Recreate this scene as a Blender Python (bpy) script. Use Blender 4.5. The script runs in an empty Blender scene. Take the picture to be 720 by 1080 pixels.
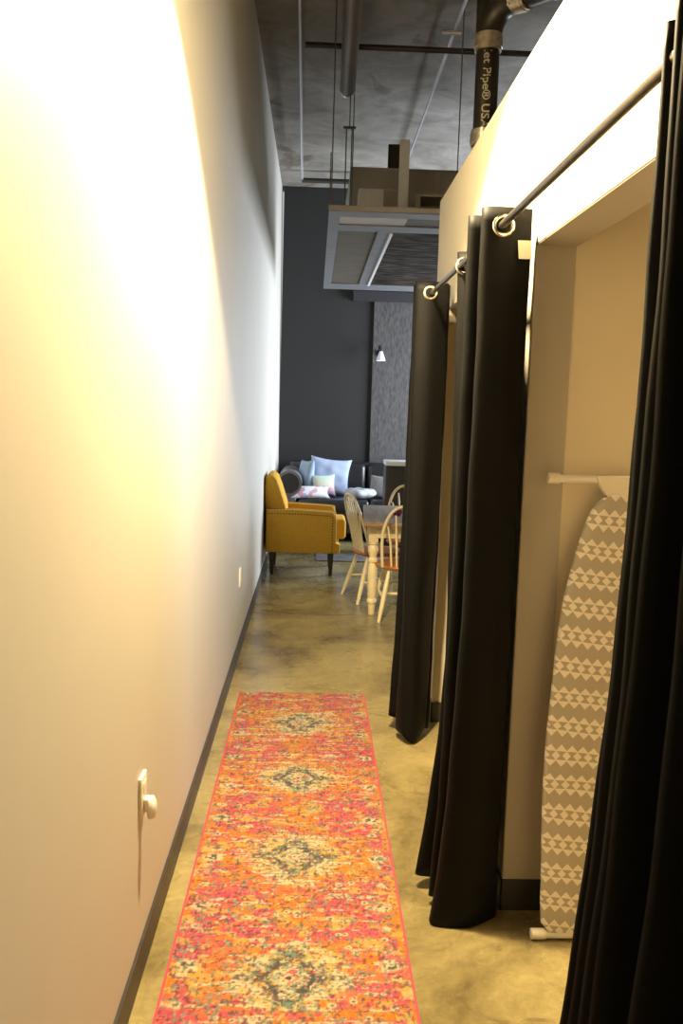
import bpy, bmesh, math, random
import numpy as np
from mathutils import Vector, Matrix, Euler
random.seed(4)
PI = math.pi
SC = bpy.context.scene
COL = SC.collection

# ------------------------------------------------------------------ materials
def new_mat(name):
    m = bpy.data.materials.new(name); m.use_nodes = True
    nt = m.node_tree
    return m, nt, nt.nodes['Principled BSDF']

def mat(name, col, rough=.6, metal=0.0, noise=0.0, nscale=20.0, bump=0.0, bscale=120.0, spec=.5, stretch=(1, 1, 1), sheen=0.0, trans=0.0):
    m, nt, b = new_mat(name)
    N, L = nt.nodes.new, nt.links.new
    b.inputs['Roughness'].default_value = rough
    b.inputs['Metallic'].default_value = metal
    b.inputs['Specular IOR Level'].default_value = spec
    if sheen: b.inputs['Sheen Weight'].default_value = sheen
    if trans: b.inputs['Transmission Weight'].default_value = trans
    b.inputs['Base Color'].default_value = (*col, 1)
    tc = N('ShaderNodeTexCoord'); mp = N('ShaderNodeMapping'); mp.inputs['Scale'].default_value = stretch
    L(tc.outputs['Object'], mp.inputs['Vector'])
    n = N('ShaderNodeTexNoise'); n.inputs['Scale'].default_value = nscale; n.inputs['Detail'].default_value = 5
    L(mp.outputs['Vector'], n.inputs['Vector'])
    r = N('ShaderNodeValToRGB')
    k = noise if noise else .03
    r.color_ramp.elements[0].position = .3; r.color_ramp.elements[1].position = .7
    r.color_ramp.elements[0].color = (*[max(0, c * (1 - k)) for c in col], 1)
    r.color_ramp.elements[1].color = (*[min(1, c * (1 + k)) for c in col], 1)
    L(n.outputs['Fac'], r.inputs['Fac']); L(r.outputs['Color'], b.inputs['Base Color'])
    if bump:
        n2 = N('ShaderNodeTexNoise'); n2.inputs['Scale'].default_value = bscale; n2.inputs['Detail'].default_value = 3
        L(mp.outputs['Vector'], n2.inputs['Vector'])
        bp = N('ShaderNodeBump'); bp.inputs['Strength'].default_value = bump; bp.inputs['Distance'].default_value = .004
        L(n2.outputs['Fac'], bp.inputs['Height']); L(bp.outputs['Normal'], b.inputs['Normal'])
    return m

def expr_nodes(nt):
    """tiny helpers for math-node expressions"""
    def math_(op, a, b=None, c=None):
        n = nt.nodes.new('ShaderNodeMath'); n.operation = op
        for i, v in enumerate((a, b, c)):
            if v is None: continue
            if isinstance(v, (int, float)): n.inputs[i].default_value = v
            else: nt.links.new(v, n.inputs[i])
        return n.outputs[0]
    return math_

def mat_floor():
    m, nt, b = new_mat('sealed_concrete')
    N, L = nt.nodes.new, nt.links.new
    M = expr_nodes(nt)
    tc = N('ShaderNodeTexCoord')
    def noise(scale, detail=6, rough=.6, dist=0.0):
        n = N('ShaderNodeTexNoise'); n.inputs['Scale'].default_value = scale; n.inputs['Detail'].default_value = detail
        n.inputs['Roughness'].default_value = rough; n.inputs['Distortion'].default_value = dist
        L(tc.outputs['Object'], n.inputs['Vector']); return n.outputs['Fac']
    a = noise(1.5, 8, .66, .5)
    r = N('ShaderNodeValToRGB'); e = r.color_ramp.elements
    e[0].position = .36; e[0].color = (.125, .098, .042, 1)
    e[1].position = .64; e[1].color = (.350, .285, .125, 1)
    k = e.new(.5); k.color = (.245, .197, .084, 1)
    L(a, r.inputs['Fac'])
    # darker trowel stains and small pits
    s = noise(6, 10, .7, 1.6)
    r2 = N('ShaderNodeValToRGB'); r2.color_ramp.elements[0].position = .56; r2.color_ramp.elements[1].position = .72
    r2.color_ramp.elements[0].color = (1, 1, 1, 1); r2.color_ramp.elements[1].color = (.55, .52, .48, 1)
    L(s, r2.inputs['Fac'])
    mx = N('ShaderNodeMix'); mx.data_type = 'RGBA'; mx.blend_type = 'MULTIPLY'; mx.inputs[0].default_value = 1.0
    L(r.outputs['Color'], mx.inputs[6]); L(r2.outputs['Color'], mx.inputs[7])
    s3 = noise(34, 6, .7, .4)
    r3 = N('ShaderNodeValToRGB'); r3.color_ramp.elements[0].position = .35; r3.color_ramp.elements[1].position = .65
    r3.color_ramp.elements[0].color = (.82, .8, .76, 1); r3.color_ramp.elements[1].color = (1.08, 1.08, 1.08, 1)
    L(s3, r3.inputs['Fac'])
    mx2 = N('ShaderNodeMix'); mx2.data_type = 'RGBA'; mx2.blend_type = 'MULTIPLY'; mx2.inputs[0].default_value = .8
    L(mx.outputs[2], mx2.inputs[6]); L(r3.outputs['Color'], mx2.inputs[7])
    L(mx2.outputs[2], b.inputs['Base Color'])
    rr = N('ShaderNodeMapRange'); rr.inputs[3].default_value = .16; rr.inputs[4].default_value = .36
    L(s, rr.inputs[0]); L(rr.outputs[0], b.inputs['Roughness'])
    bp = N('ShaderNodeBump'); bp.inputs['Strength'].default_value = .12; bp.inputs['Distance'].default_value = .01
    L(s, bp.inputs['Height']); L(bp.outputs['Normal'], b.inputs['Normal'])
    return m

def mat_ceiling():
    m, nt, b = new_mat('raw_concrete_slab')
    N, L = nt.nodes.new, nt.links.new
    tc = N('ShaderNodeTexCoord')
    def noise(scale, detail=6, dist=0.0, rough=.6):
        n = N('ShaderNodeTexNoise'); n.inputs['Scale'].default_value = scale; n.inputs['Detail'].default_value = detail
        n.inputs['Distortion'].default_value = dist; n.inputs['Roughness'].default_value = rough
        L(tc.outputs['Object'], n.inputs['Vector']); return n.outputs['Fac']
    r = N('ShaderNodeValToRGB'); e = r.color_ramp.elements
    e[0].position = .32; e[0].color = (.125, .112, .095, 1); e[1].position = .7; e[1].color = (.30, .278, .245, 1)
    L(noise(2.2, 9, .6, .65), r.inputs['Fac'])
    r2 = N('ShaderNodeValToRGB'); r2.color_ramp.elements[0].position = .62; r2.color_ramp.elements[1].position = .68
    r2.color_ramp.elements[0].color = (1, 1, 1, 1); r2.color_ramp.elements[1].color = (.45, .38, .30, 1)
    L(noise(1.3, 5, .8), r2.inputs['Fac'])
    mx = N('ShaderNodeMix'); mx.data_type = 'RGBA'; mx.blend_type = 'MULTIPLY'; mx.inputs[0].default_value = .75
    L(r.outputs['Color'], mx.inputs[6]); L(r2.outputs['Color'], mx.inputs[7])
    L(mx.outputs[2], b.inputs['Base Color']); b.inputs['Roughness'].default_value = .85
    bp = N('ShaderNodeBump'); bp.inputs['Strength'].default_value = .25; bp.inputs['Distance'].default_value = .02
    L(noise(9, 8), bp.inputs['Height']); L(bp.outputs['Normal'], b.inputs['Normal'])
    return m

def mat_board():
    """tan ironing board cover printed with rows of pale triangles, diamonds and hourglasses"""
    m, nt, b = new_mat('printed_cover_fabric')
    N, L = nt.nodes.new, nt.links.new
    M = expr_nodes(nt)
    tc = N('ShaderNodeTexCoord'); sp = N('ShaderNodeSeparateXYZ'); L(tc.outputs['Object'], sp.inputs[0])
    wob = N('ShaderNodeTexNoise'); wob.inputs['Scale'].default_value = 3.0
    L(tc.outputs['Object'], wob.inputs['Vector'])
    u = M('ABSOLUTE', M('SUBTRACT', M('FRACT', M('DIVIDE', M('ADD', sp.outputs['X'], 5.0), .0315)), .5))   # 0 centre .. .5 edge
    zz = M('ADD', sp.outputs['Z'], M('MULTIPLY', M('SUBTRACT', wob.outputs['Fac'], .5), .03))
    zz = M('ADD', zz, M('MULTIPLY', sp.outputs['X'], .10))
    v = M('FRACT', M('DIVIDE', M('ADD', zz, 5.0), .0875))          # row coordinate
    v = M('DIVIDE', v, .74)                                          # motif occupies v 0..1
    inside = M('LESS_THAN', v, 1.0)
    # bottom triangles point down: v 0..0.27 ; width grows with v
    tb = M('MULTIPLY', M('LESS_THAN', v, .27), M('LESS_THAN', u, M('MULTIPLY', v, .5 / .27)))
    tt = M('MULTIPLY', M('GREATER_THAN', v, .73), M('LESS_THAN', u, M('MULTIPLY', M('SUBTRACT', 1.0, v), .5 / .27)))
    w = M('ABSOLUTE', M('SUBTRACT', v, .5))                          # centre band .23
    band = M('LESS_THAN', w, .20)
    e = M('SUBTRACT', .5, u)                                         # diamonds centred on the tile edge
    dia = M('MULTIPLY', band, M('LESS_THAN', M('ADD', M('DIVIDE', e, .40), M('DIVIDE', w, .21)), 1.0))
    line = M('MULTIPLY', M('GREATER_THAN', w, .195), M('LESS_THAN', w, .235))
    f = M('MAXIMUM', M('MAXIMUM', tb, tt), M('MAXIMUM', dia, line))
    f = M('MULTIPLY', f, inside)
    mx = N('ShaderNodeMix'); mx.data_type = 'RGBA'
    mx.inputs[6].default_value = (.43, .385, .31, 1); mx.inputs[7].default_value = (.80, .745, .64, 1)
    L(f, mx.inputs[0]); L(mx.outputs[2], b.inputs['Base Color'])
    b.inputs['Roughness'].default_value = .85
    return m

def mat_panel():
    m, nt, b = new_mat('woven_grey_panel')
    N, L = nt.nodes.new, nt.links.new
    tc = N('ShaderNodeTexCoord'); mp = N('ShaderNodeMapping'); mp.inputs['Scale'].default_value = (48, 48, 14)
    L(tc.outputs['Object'], mp.inputs['Vector'])
    n = N('ShaderNodeTexNoise'); n.inputs['Scale'].default_value = 1.0; n.inputs['Detail'].default_value = 6
    L(mp.outputs['Vector'], n.inputs['Vector'])
    r = N('ShaderNodeValToRGB'); r.color_ramp.elements[0].position = .35; r.color_ramp.elements[1].position = .68
    r.color_ramp.elements[0].color = (.042, .038, .038, 1); r.color_ramp.elements[1].color = (.088, .081, .080, 1)
    L(n.outputs['Fac'], r.inputs['Fac']); L(r.outputs['Color'], b.inputs['Base Color'])
    b.inputs['Roughness'].default_value = .8
    return m

def mat_mesh():
    m, nt, b = new_mat('dark_ribbed_liner')
    N, L = nt.nodes.new, nt.links.new
    tc = N('ShaderNodeTexCoord'); mp = N('ShaderNodeMapping'); mp.inputs['Scale'].default_value = (2.0, 9.0, 4)
    L(tc.outputs['Object'], mp.inputs['Vector'])
    n = N('ShaderNodeTexNoise'); n.inputs['Scale'].default_value = 2.2; n.inputs['Detail'].default_value = 5; n.inputs['Distortion'].default_value = .4
    L(mp.outputs['Vector'], n.inputs['Vector'])
    r = N('ShaderNodeValToRGB'); r.color_ramp.elements[0].position = .42; r.color_ramp.elements[1].position = .72
    r.color_ramp.elements[0].color = (.012, .010, .009, 1); r.color_ramp.elements[1].color = (.085, .07, .058, 1)
    L(n.outputs['Fac'], r.inputs['Fac']); L(r.outputs['Color'], b.inputs['Base Color'])
    bp = N('ShaderNodeBump'); bp.inputs['Strength'].default_value = .9; bp.inputs['Distance'].default_value = .03
    L(n.outputs['Fac'], bp.inputs['Height']); L(bp.outputs['Normal'], b.inputs['Normal'])
    b.inputs['Roughness'].default_value = .9; b.inputs['Specular IOR Level'].default_value = .05
    return m

def mat_rainbow():
    """small cushion: pale green top, cream middle, pink foot, dark motif"""
    m, nt, b = new_mat('printed_cushion_fabric')
    N, L = nt.nodes.new, nt.links.new
    M = expr_nodes(nt)
    tc = N('ShaderNodeTexCoord'); sp = N('ShaderNodeSeparateXYZ'); L(tc.outputs['Object'], sp.inputs[0])
    n = N('ShaderNodeTexNoise'); n.inputs['Scale'].default_value = 14
    L(tc.outputs['Object'], n.inputs['Vector'])
    z = M('ADD', M('DIVIDE', M('ADD', sp.outputs['Z'], .13), .26), M('MULTIPLY', M('SUBTRACT', n.outputs['Fac'], .5), .25))
    r = N('ShaderNodeValToRGB'); e = r.color_ramp.elements
    e[0].position = 0; e[0].color = (.55, .5, .55, 1)
    e[1].position = 1; e[1].color = (.50, .66, .60, 1)
    for p, c in ((.16, (.30, .27, .36, 1)), (.2, (.62, .30, .38, 1)), (.36, (.70, .42, .46, 1)), (.48, (.78, .72, .55, 1)), (.68, (.66, .74, .62, 1))):
        k = e.new(p); k.color = c
    L(z, r.inputs['Fac']); L(r.outputs['Color'], b.inputs['Base Color']); b.inputs['Roughness'].default_value = .85
    return m

def mat_floral():
    m, nt, b = new_mat('floral_print_fabric')
    N, L = nt.nodes.new, nt.links.new
    tc = N('ShaderNodeTexCoord')
    v = N('ShaderNodeTexVoronoi'); v.inputs['Scale'].default_value = 22; L(tc.outputs['Object'], v.inputs['Vector'])
    r = N('ShaderNodeValToRGB'); r.color_ramp.interpolation = 'CONSTANT'; e = r.color_ramp.elements
    e[0].position = 0; e[0].color = (.72, .74, .80, 1); e[1].position = .45; e[1].color = (.42, .48, .66, 1)
    k = e.new(.62); k.color = (.75, .75, .78, 1); k = e.new(.86); k.color = (.62, .34, .42, 1)
    sx = N('ShaderNodeSeparateColor'); L(v.outputs['Color'], sx.inputs[0]); L(sx.outputs[0], r.inputs['Fac'])
    L(r.outputs['Color'], b.inputs['Base Color']); b.inputs['Roughness'].default_value = .85
    return m

def mat_plank():
    m, nt, b = new_mat('grey_washed_wood')
    N, L = nt.nodes.new, nt.links.new
    tc = N('ShaderNodeTexCoord'); mp = N('ShaderNodeMapping'); mp.inputs['Scale'].default_value = (16, 1.6, 4)
    L(tc.outputs['Object'], mp.inputs['Vector'])
    n = N('ShaderNodeTexNoise'); n.inputs['Scale'].default_value = 1.5; n.inputs['Detail'].default_value = 6
    L(mp.outputs['Vector'], n.inputs['Vector'])
    r = N('ShaderNodeValToRGB'); r.color_ramp.elements[0].position = .3; r.color_ramp.elements[1].position = .7
    r.color_ramp.elements[0].color = (.20, .165, .135, 1); r.color_ramp.elements[1].color = (.34, .29, .25, 1)
    L(n.outputs['Fac'], r.inputs['Fac']); L(r.outputs['Color'], b.inputs['Base Color']); b.inputs['Roughness'].default_value = .5
    return m

MT = dict(
    wall=mat('pale_wall_paint', (.57, .545, .485), .55, noise=.02, nscale=1.2, bump=.05, bscale=90),
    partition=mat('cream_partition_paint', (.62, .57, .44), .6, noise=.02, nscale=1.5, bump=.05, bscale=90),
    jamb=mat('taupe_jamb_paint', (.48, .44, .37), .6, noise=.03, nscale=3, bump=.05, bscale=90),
    stall=mat('beige_stall_paint', (.78, .69, .52), .6, noise=.02, nscale=2),
    back=mat('charcoal_wall_paint', (.0175, .0165, .016), .85, noise=.12, nscale=1.0, bump=.1, bscale=60),
    header=mat('black_header_paint', (.022, .022, .026), .6),
    base=mat('black_vinyl_skirting', (.030, .028, .027), .45, noise=.1, nscale=8),
    floor=mat_floor(), ceil=mat_ceiling(),
    curtain=mat('black_satin_curtain', (.0030, .0030, .0027), .6, noise=.15, nscale=6, bump=.35, bscale=16, spec=.14),
    rod=mat('brushed_dark_rod', (.16, .145, .12), .32, .9, noise=.1, nscale=10),
    chrome=mat('polished_nickel', (.72, .68, .6), .2, 1.0),
    label=mat('white_care_tag', (.72, .66, .55), .8),
    board=mat_board(),
    bunder=mat('dark_board_underside', (.03, .028, .026), .6),
    wplastic=mat('ivory_plastic', (.80, .74, .62), .4),
    wmetal=mat('white_enamel_tube', (.80, .76, .68), .35),
    mustard=mat('mustard_woven_upholstery', (.60, .33, .035), .85, noise=.16, nscale=160, bump=.2, bscale=300, spec=.2),
    piping=mat('daylit_mustard_piping', (.72, .50, .16), .7),  # paler than the upholstery: daylight on the arm edges put into its colour
    nail=mat('bronze_nailheads', (.10, .055, .02), .35, .7),
    darkleg=mat('espresso_wood', (.016, .012, .010), .4),
    leather=mat('black_leather', (.016, .016, .020), .33, noise=.2, nscale=7, bump=.15, bscale=40, spec=.6),
    leatherarm=mat('daylit_black_leather', (.13, .125, .14), .45, noise=.2, nscale=7, bump=.15, bscale=40, spec=.6),  # black leather lightened for the daylight glancing off the rolled arms
    blue=mat('pale_blue_fabric', (.36, .43, .60), .85, noise=.1, nscale=12, bump=.15, bscale=30),
    bluegrey=mat('blue_grey_fabric', (.30, .39, .50), .85, noise=.15, nscale=10),
    floral=mat_floral(), rainbow=mat_rainbow(),
    blanket=mat('pale_grey_throw', (.44, .46, .50), .9, noise=.25, nscale=9, bump=.3, bscale=20),
    tweed=mat('grey_tweed', (.22, .21, .21), .9, noise=.4, nscale=90),
    cream=mat('cream_painted_wood', (.74, .62, .36), .4, noise=.05, nscale=6),
    honey=mat('honey_brown_wood', (.36, .125, .028), .35, noise=.25, nscale=6, stretch=(8, 1, 1)),
    edge=mat('brown_wood_edge', (.30, .16, .06), .45, noise=.2, nscale=6),
    plank=mat_plank(),
    magenta=mat('dark_magenta_glaze', (.16, .025, .085), .4),
    cabinet=mat('dark_brown_cabinet', (.022, .015, .011), .5),
    cabtop=mat('white_cabinet_top', (.72, .72, .74), .35),
    greyrug=mat('grey_area_rug', (.17, .165, .17), .95, noise=.35, nscale=11),
    panel=mat_panel(), mesh=mat_mesh(),
    steel=mat('galvanised_steel', (.27, .28, .30), .42, .55, noise=.12, nscale=9),
    conduit=mat('window_gleam_conduit', (.80, .80, .86), .25, .5),  # pale, less metallic colour stands in for window reflections on the steel
    beige=mat('beige_duct_metal', (.36, .335, .29), .55, .2, noise=.15, nscale=3),
    whitebox=mat('pale_duct_metal', (.66, .66, .65), .5, .2, noise=.12, nscale=5),
    filter=mat('brown_filter_pad', (.055, .042, .024), .85, noise=.3, nscale=5, stretch=(1, 3, 1)),
    dark_pipe=mat('dark_iron_pipe', (.045, .038, .032), .5, .3),
    rodthin=mat('threaded_steel_rod', (.16, .14, .10), .5, .5),
    duct=mat('grey_insulated_pipe', (.15, .13, .11), .5, .35, noise=.15, nscale=7),
    castiron=mat('black_cast_iron', (.014, .012, .010), .4, .2, noise=.3, nscale=14),
    band=mat('stainless_band', (.50, .45, .36), .35, .8, noise=.3, nscale=40),
    letter=mat('pale_pipe_lettering', (.42, .38, .28), .6),
    black=mat('black_metal', (.02, .02, .02), .4, .5),
    pale=mat('white_glass_shade', (.85, .86, .95), .3),
)

# ------------------------------------------------------------------ mesh helpers
class MB:
    def __init__(self): self.v = []; self.f = []
    def add(self, v, f):
        o = len(self.v); self.v += [tuple(p) for p in v]; self.f += [tuple(i + o for i in q) for q in f]; return self
    def box(self, x0, x1, y0, y1, z0, z1):
        v = [(x, y, z) for x in (x0, x1) for y in (y0, y1) for z in (z0, z1)]
        return self.add(v, [(0, 1, 3, 2), (4, 6, 7, 5), (0, 4, 5, 1), (2, 3, 7, 6), (0, 2, 6, 4), (1, 5, 7, 3)])
    def rbox(self, x0, x1, y0, y1, z0, z1, r=.02, seg=3, mtx=None):
        bm = bmesh.new()
        bmesh.ops.create_cube(bm, size=1)
        for v in bm.verts:
            v.co = Vector(((x0 + x1) / 2 + v.co.x * (x1 - x0), (y0 + y1) / 2 + v.co.y * (y1 - y0), (z0 + z1) / 2 + v.co.z * (z1 - z0)))
        r = min(r, .49 * min(x1 - x0, y1 - y0, z1 - z0))
        bmesh.ops.bevel(bm, geom=list(bm.edges), offset=r, segments=seg, profile=.5, affect='EDGES')
        if mtx is not None: bmesh.ops.transform(bm, matrix=mtx, verts=bm.verts)
        bm.verts.index_update()
        self.add([v.co[:] for v in bm.verts], [[v.index for v in f.verts] for f in bm.faces]); bm.free()
        return self
    def tube(self, pts, r, n=12, caps=True):
        pts = [Vector(p) for p in pts]; k = len(pts)
        rs = r if isinstance(r, (list, tuple)) else [r] * k
        t0 = (pts[1] - pts[0]).normalized()
        a = Vector((0, 0, 1)) if abs(t0.z) < .9 else Vector((1, 0, 0))
        u = t0.cross(a).normalized(); v = []
        for i, p in enumerate(pts):
            t = ((pts[min(i + 1, k - 1)] - pts[max(i - 1, 0)])).normalized()
            u = (u - t * u.dot(t)).normalized(); w = t.cross(u)
            for j in range(n):
                an = 2 * PI * j / n
                v.append(p + (u * math.cos(an) + w * math.sin(an)) * rs[i])
        f = [(i * n + j, i * n + (j + 1) % n, (i + 1) * n + (j + 1) % n, (i + 1) * n + j) for i in range(k - 1) for j in range(n)]
        if caps: f += [tuple(range(n))[::-1], tuple((k - 1) * n + j for j in range(n))]
        return self.add(v, f)
    def lathe(self, prof, n=16, mtx=None):
        v = []
        for (r, z) in prof:
            for j in range(n):
                p = Vector((r * math.cos(2 * PI * j / n), r * math.sin(2 * PI * j / n), z))
                v.append(mtx @ p if mtx is not None else p)
        k = len(prof)
        f = [(i * n + j, i * n + (j + 1) % n, (i + 1) * n + (j + 1) % n, (i + 1) * n + j) for i in range(k - 1) for j in range(n)]
        f += [tuple(range(n))[::-1], tuple((k - 1) * n + j for j in range(n))]
        return self.add(v, f)
    def torus(self, c, R, r, axis='Y', n=28, m=10, flat=1.0):
        v = []
        for i in range(n):
            a = 2 * PI * i / n
            for j in range(m):
                b = 2 * PI * j / m
                rr = R + r * math.cos(b); h = r * math.sin(b) * flat
                p = {'Y': (rr * math.cos(a), h, rr * math.sin(a)), 'Z': (rr * math.cos(a), rr * math.sin(a), h), 'X': (h, rr * math.cos(a), rr * math.sin(a))}[axis]
                v.append(Vector(c) + Vector(p))
        f = [(i * m + j, i * m + (j + 1) % m, ((i + 1) % n) * m + (j + 1) % m, ((i + 1) % n) * m + j) for i in range(n) for j in range(m)]
        return self.add(v, f)
    def prism(self, poly, axis, a, b):
        """poly: 2-D outline; extruded along axis from a to b"""
        def P(p, t):
            return {'X': (t, p[0], p[1]), 'Y': (p[0], t, p[1]), 'Z': (p[0], p[1], t)}[axis]
        n = len(poly)
        v = [P(p, a) for p in poly] + [P(p, b) for p in poly]
        f = [tuple(range(n))[::-1], tuple(range(n, 2 * n))] + [(i, (i + 1) % n, n + (i + 1) % n, n + i) for i in range(n)]
        return self.add(v, f)
    def pillow(self, w, h, d, mtx, n=18, pinch=.12, wrinkle=.0):
        """square cushion in local XZ, thickness along Y, pinched corners"""
        idx = {}; v = []; f = []
        for s in (1, -1):
            for i in range(n + 1):
                for j in range(n + 1):
                    a, b = 2 * i / n - 1, 2 * j / n - 1
                    if s == -1 and (i in (0, n) or j in (0, n)):
                        idx[s, i, j] = idx[1, i, j]; continue
                    x = a * (1 - pinch * (1 - b * b) * (abs(a) ** 3)); z = b * (1 - pinch * (1 - a * a) * (abs(b) ** 3))
                    th = ((1 - a * a) * (1 - b * b)) ** .42
                    wr = wrinkle * math.sin(7 * a + 3 * b) * math.sin(5 * b - 2 * a) * (1 - a * a) * (1 - b * b)
                    idx[s, i, j] = len(v); v.append(mtx @ Vector((x * w / 2, s * (th * d / 2 + wr) if not (i in (0, n) or j in (0, n)) else 0, z * h / 2)))
            for i in range(n):
                for j in range(n):
                    q = (idx[s, i, j], idx[s, i + 1, j], idx[s, i + 1, j + 1], idx[s, i, j + 1])
                    f.append(q[::-1] if s == 1 else q)
        return self.add(v, f)
    def build(self, name, m, parent=None, smooth=True, angle=40, origin=None):
        me = bpy.data.meshes.new(name)
        v = self.v
        if origin is not None: v = [(p[0] - origin[0], p[1] - origin[1], p[2] - origin[2]) for p in v]
        me.from_pydata([tuple(p) for p in v], [], self.f); me.update()
        bm = bmesh.new(); bm.from_mesh(me); bmesh.ops.recalc_face_normals(bm, faces=bm.faces); bm.to_mesh(me); bm.free()
        me.materials.append(m)
        if smooth:
            me.shade_smooth()
            try: me.set_sharp_from_angle(angle=math.radians(angle))
            except Exception: pass
        o = bpy.data.objects.new(name, me); COL.objects.link(o)
        if origin is not None: o.location = origin
        if parent is not None:
            o.parent = parent
            if origin is None and parent.type == 'EMPTY':
                pass
        return o

def tag(o, label, cat, group=None, kind=None):
    o['label'] = label; o['category'] = cat
    if group: o['group'] = group
    if kind: o['kind'] = kind
    return o

def thing(name, loc, label, cat, rz=0.0, group=None):
    o = bpy.data.objects.new(name, None); COL.objects.link(o)
    o.empty_display_size = .05; o.location = loc; o.rotation_euler = (0, 0, rz)
    return tag(o, label, cat, group)

def struct(name, mb, m, smooth=False):
    o = mb.build(name, m, None, smooth); o['kind'] = 'structure'; return o

def copy_tree(o, parent=None):
    c = o.copy(); COL.objects.link(c)
    if parent is not None: c.parent = parent
    for ch in list(o.children): copy_tree(ch, c)
    return c

# ------------------------------------------------------------------ the setting
CZ = 4.2; YB = 11.3; XL = -.436; XR = .622; XI = .74; ZT = 2.62; ZL = 2.03
struct('floor', MB().box(-.9, 3.8, -2.6, 11.6, -.08, 0), MT['floor'])
struct('ceiling', MB().box(-.9, 3.8, -2.6, 11.6, CZ, CZ + .1), MT['ceil'])
wl = MB().prism([(XL, 0), (-.466, CZ), (-.7, CZ), (-.7, 0)], 'Y', -2.6, 11.6)
struct('wall_left', wl, MT['wall'])
struct('wall_back', MB().box(-.44, 3.8, YB, YB + .15, 0, CZ), MT['back'])
struct('wall_rear', MB().box(-.44, 3.8, -2.6, -2.5, 0, CZ), MT['wall'])
# far right side of the seating area: wall with a tall window opening that lets the daylight in
wr = MB(); WX = 3.5
wr.box(WX, WX + .15, -2.5, 9.0, 0, CZ).box(WX, WX + .15, 10.8, YB, 0, CZ).box(WX, WX + .15, 9.0, 10.8, 0, .4).box(WX, WX + .15, 9.0, 10.8, 2.8, CZ)
struct('wall_far', wr, MT['wall'])
struct('trim_1', MB().box(.44, 1.6, 11.2, YB, 2.85, 2.97), MT['header'])
struct('baseboard_left', MB().box(XL - .001, XL + .008, -2.5, YB, 0, .095), MT['base'])
struct('baseboard_back', MB().box(XL + .008, 3.5, YB - .01, YB, 0, .10), MT['base'])
# right partition: front panel with two openings, pipe chase and stall walls
Y1a, Y1b, Y2a, Y2b, YE = 1.50, 2.624, 3.17, 4.30, 4.767
p = MB()
p.box(XR, XI, -2.5, Y1a, 0, ZL).box(XR, XI, Y1b + .0001, Y2a, 0, ZL).box(XR, XI, Y2b, YE, 0, ZL)
p.box(XR, XI, -2.5, YE, ZL, ZT)
struct('wall_right', p, MT['partition'])
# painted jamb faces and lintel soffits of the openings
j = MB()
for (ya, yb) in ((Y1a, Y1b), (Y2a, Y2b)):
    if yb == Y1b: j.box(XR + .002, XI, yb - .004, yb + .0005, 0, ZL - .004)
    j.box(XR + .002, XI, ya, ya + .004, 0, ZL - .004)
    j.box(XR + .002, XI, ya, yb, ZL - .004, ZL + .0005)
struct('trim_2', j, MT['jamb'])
s = MB()
s.box(XI, 2.2, Y1b, Y1b + .1, 0, ZT).box(XI, 2.2, Y2a - .1, Y2a, 0, ZT)
s.box(XI, 2.2, Y1a - .1, Y1a, 0, ZT).box(2.2, 2.3, Y1a - .1, YE, 0, ZT)
s.box(XI, 2.2, Y2b, Y2b + .1, 0, ZT).box(XI, 2.2, YE - .1, YE, 0, ZT)
struct('wall_stall', s, MT['stall'])
b = MB()
for y in (Y1b, Y2b):
    b.box(XR - .006, 2.2, y - .010, y - .004, 0, .10)
for (ya, yb) in ((-2.5, Y1a), (Y1b - .010, Y2a), (Y2b - .010, YE)):
    b.box(XR - .008, XR - .0005, ya, yb, 0, .10)
struct('baseboard_right', b, MT['base'])
# sawn control joint across the slab
struct('trim_3', MB().box(XL + .01, 3.5, 6.55, 6.558, 0, .0012), mat('floor_joint', (.10, .085, .06), .8))

# ------------------------------------------------------------------ runner rug (pattern woven into its mesh as vertex colours)
def vnoise(x, y, seed):
    rs = np.random.RandomState(seed); g = rs.rand(256, 256)
    xi = np.floor(x).astype(int); yi = np.floor(y).astype(int); fx = x - xi; fy = y - yi
    fx = fx * fx * (3 - 2 * fx); fy = fy * fy * (3 - 2 * fy)
    a = g[xi % 256, yi % 256]; b_ = g[(xi + 1) % 256, yi % 256]; c = g[xi % 256, (yi + 1) % 256]; d = g[(xi + 1) % 256, (yi + 1) % 256]
    return a * (1 - fx) * (1 - fy) + b_ * fx * (1 - fy) + c * (1 - fx) * fy + d * fx * fy
def fnoise(x, y, seed, oct=3):
    t = 0; w = 0; k = 1.0
    for o in range(oct):
        t = t + vnoise(x * 2 ** o, y * 2 ** o, seed + o) * k; w += k; k *= .55
    return t / w
def ss(a, b, x):
    t = np.clip((x - a) / (b - a), 0, 1); return t * t * (3 - 2 * t)

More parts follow.
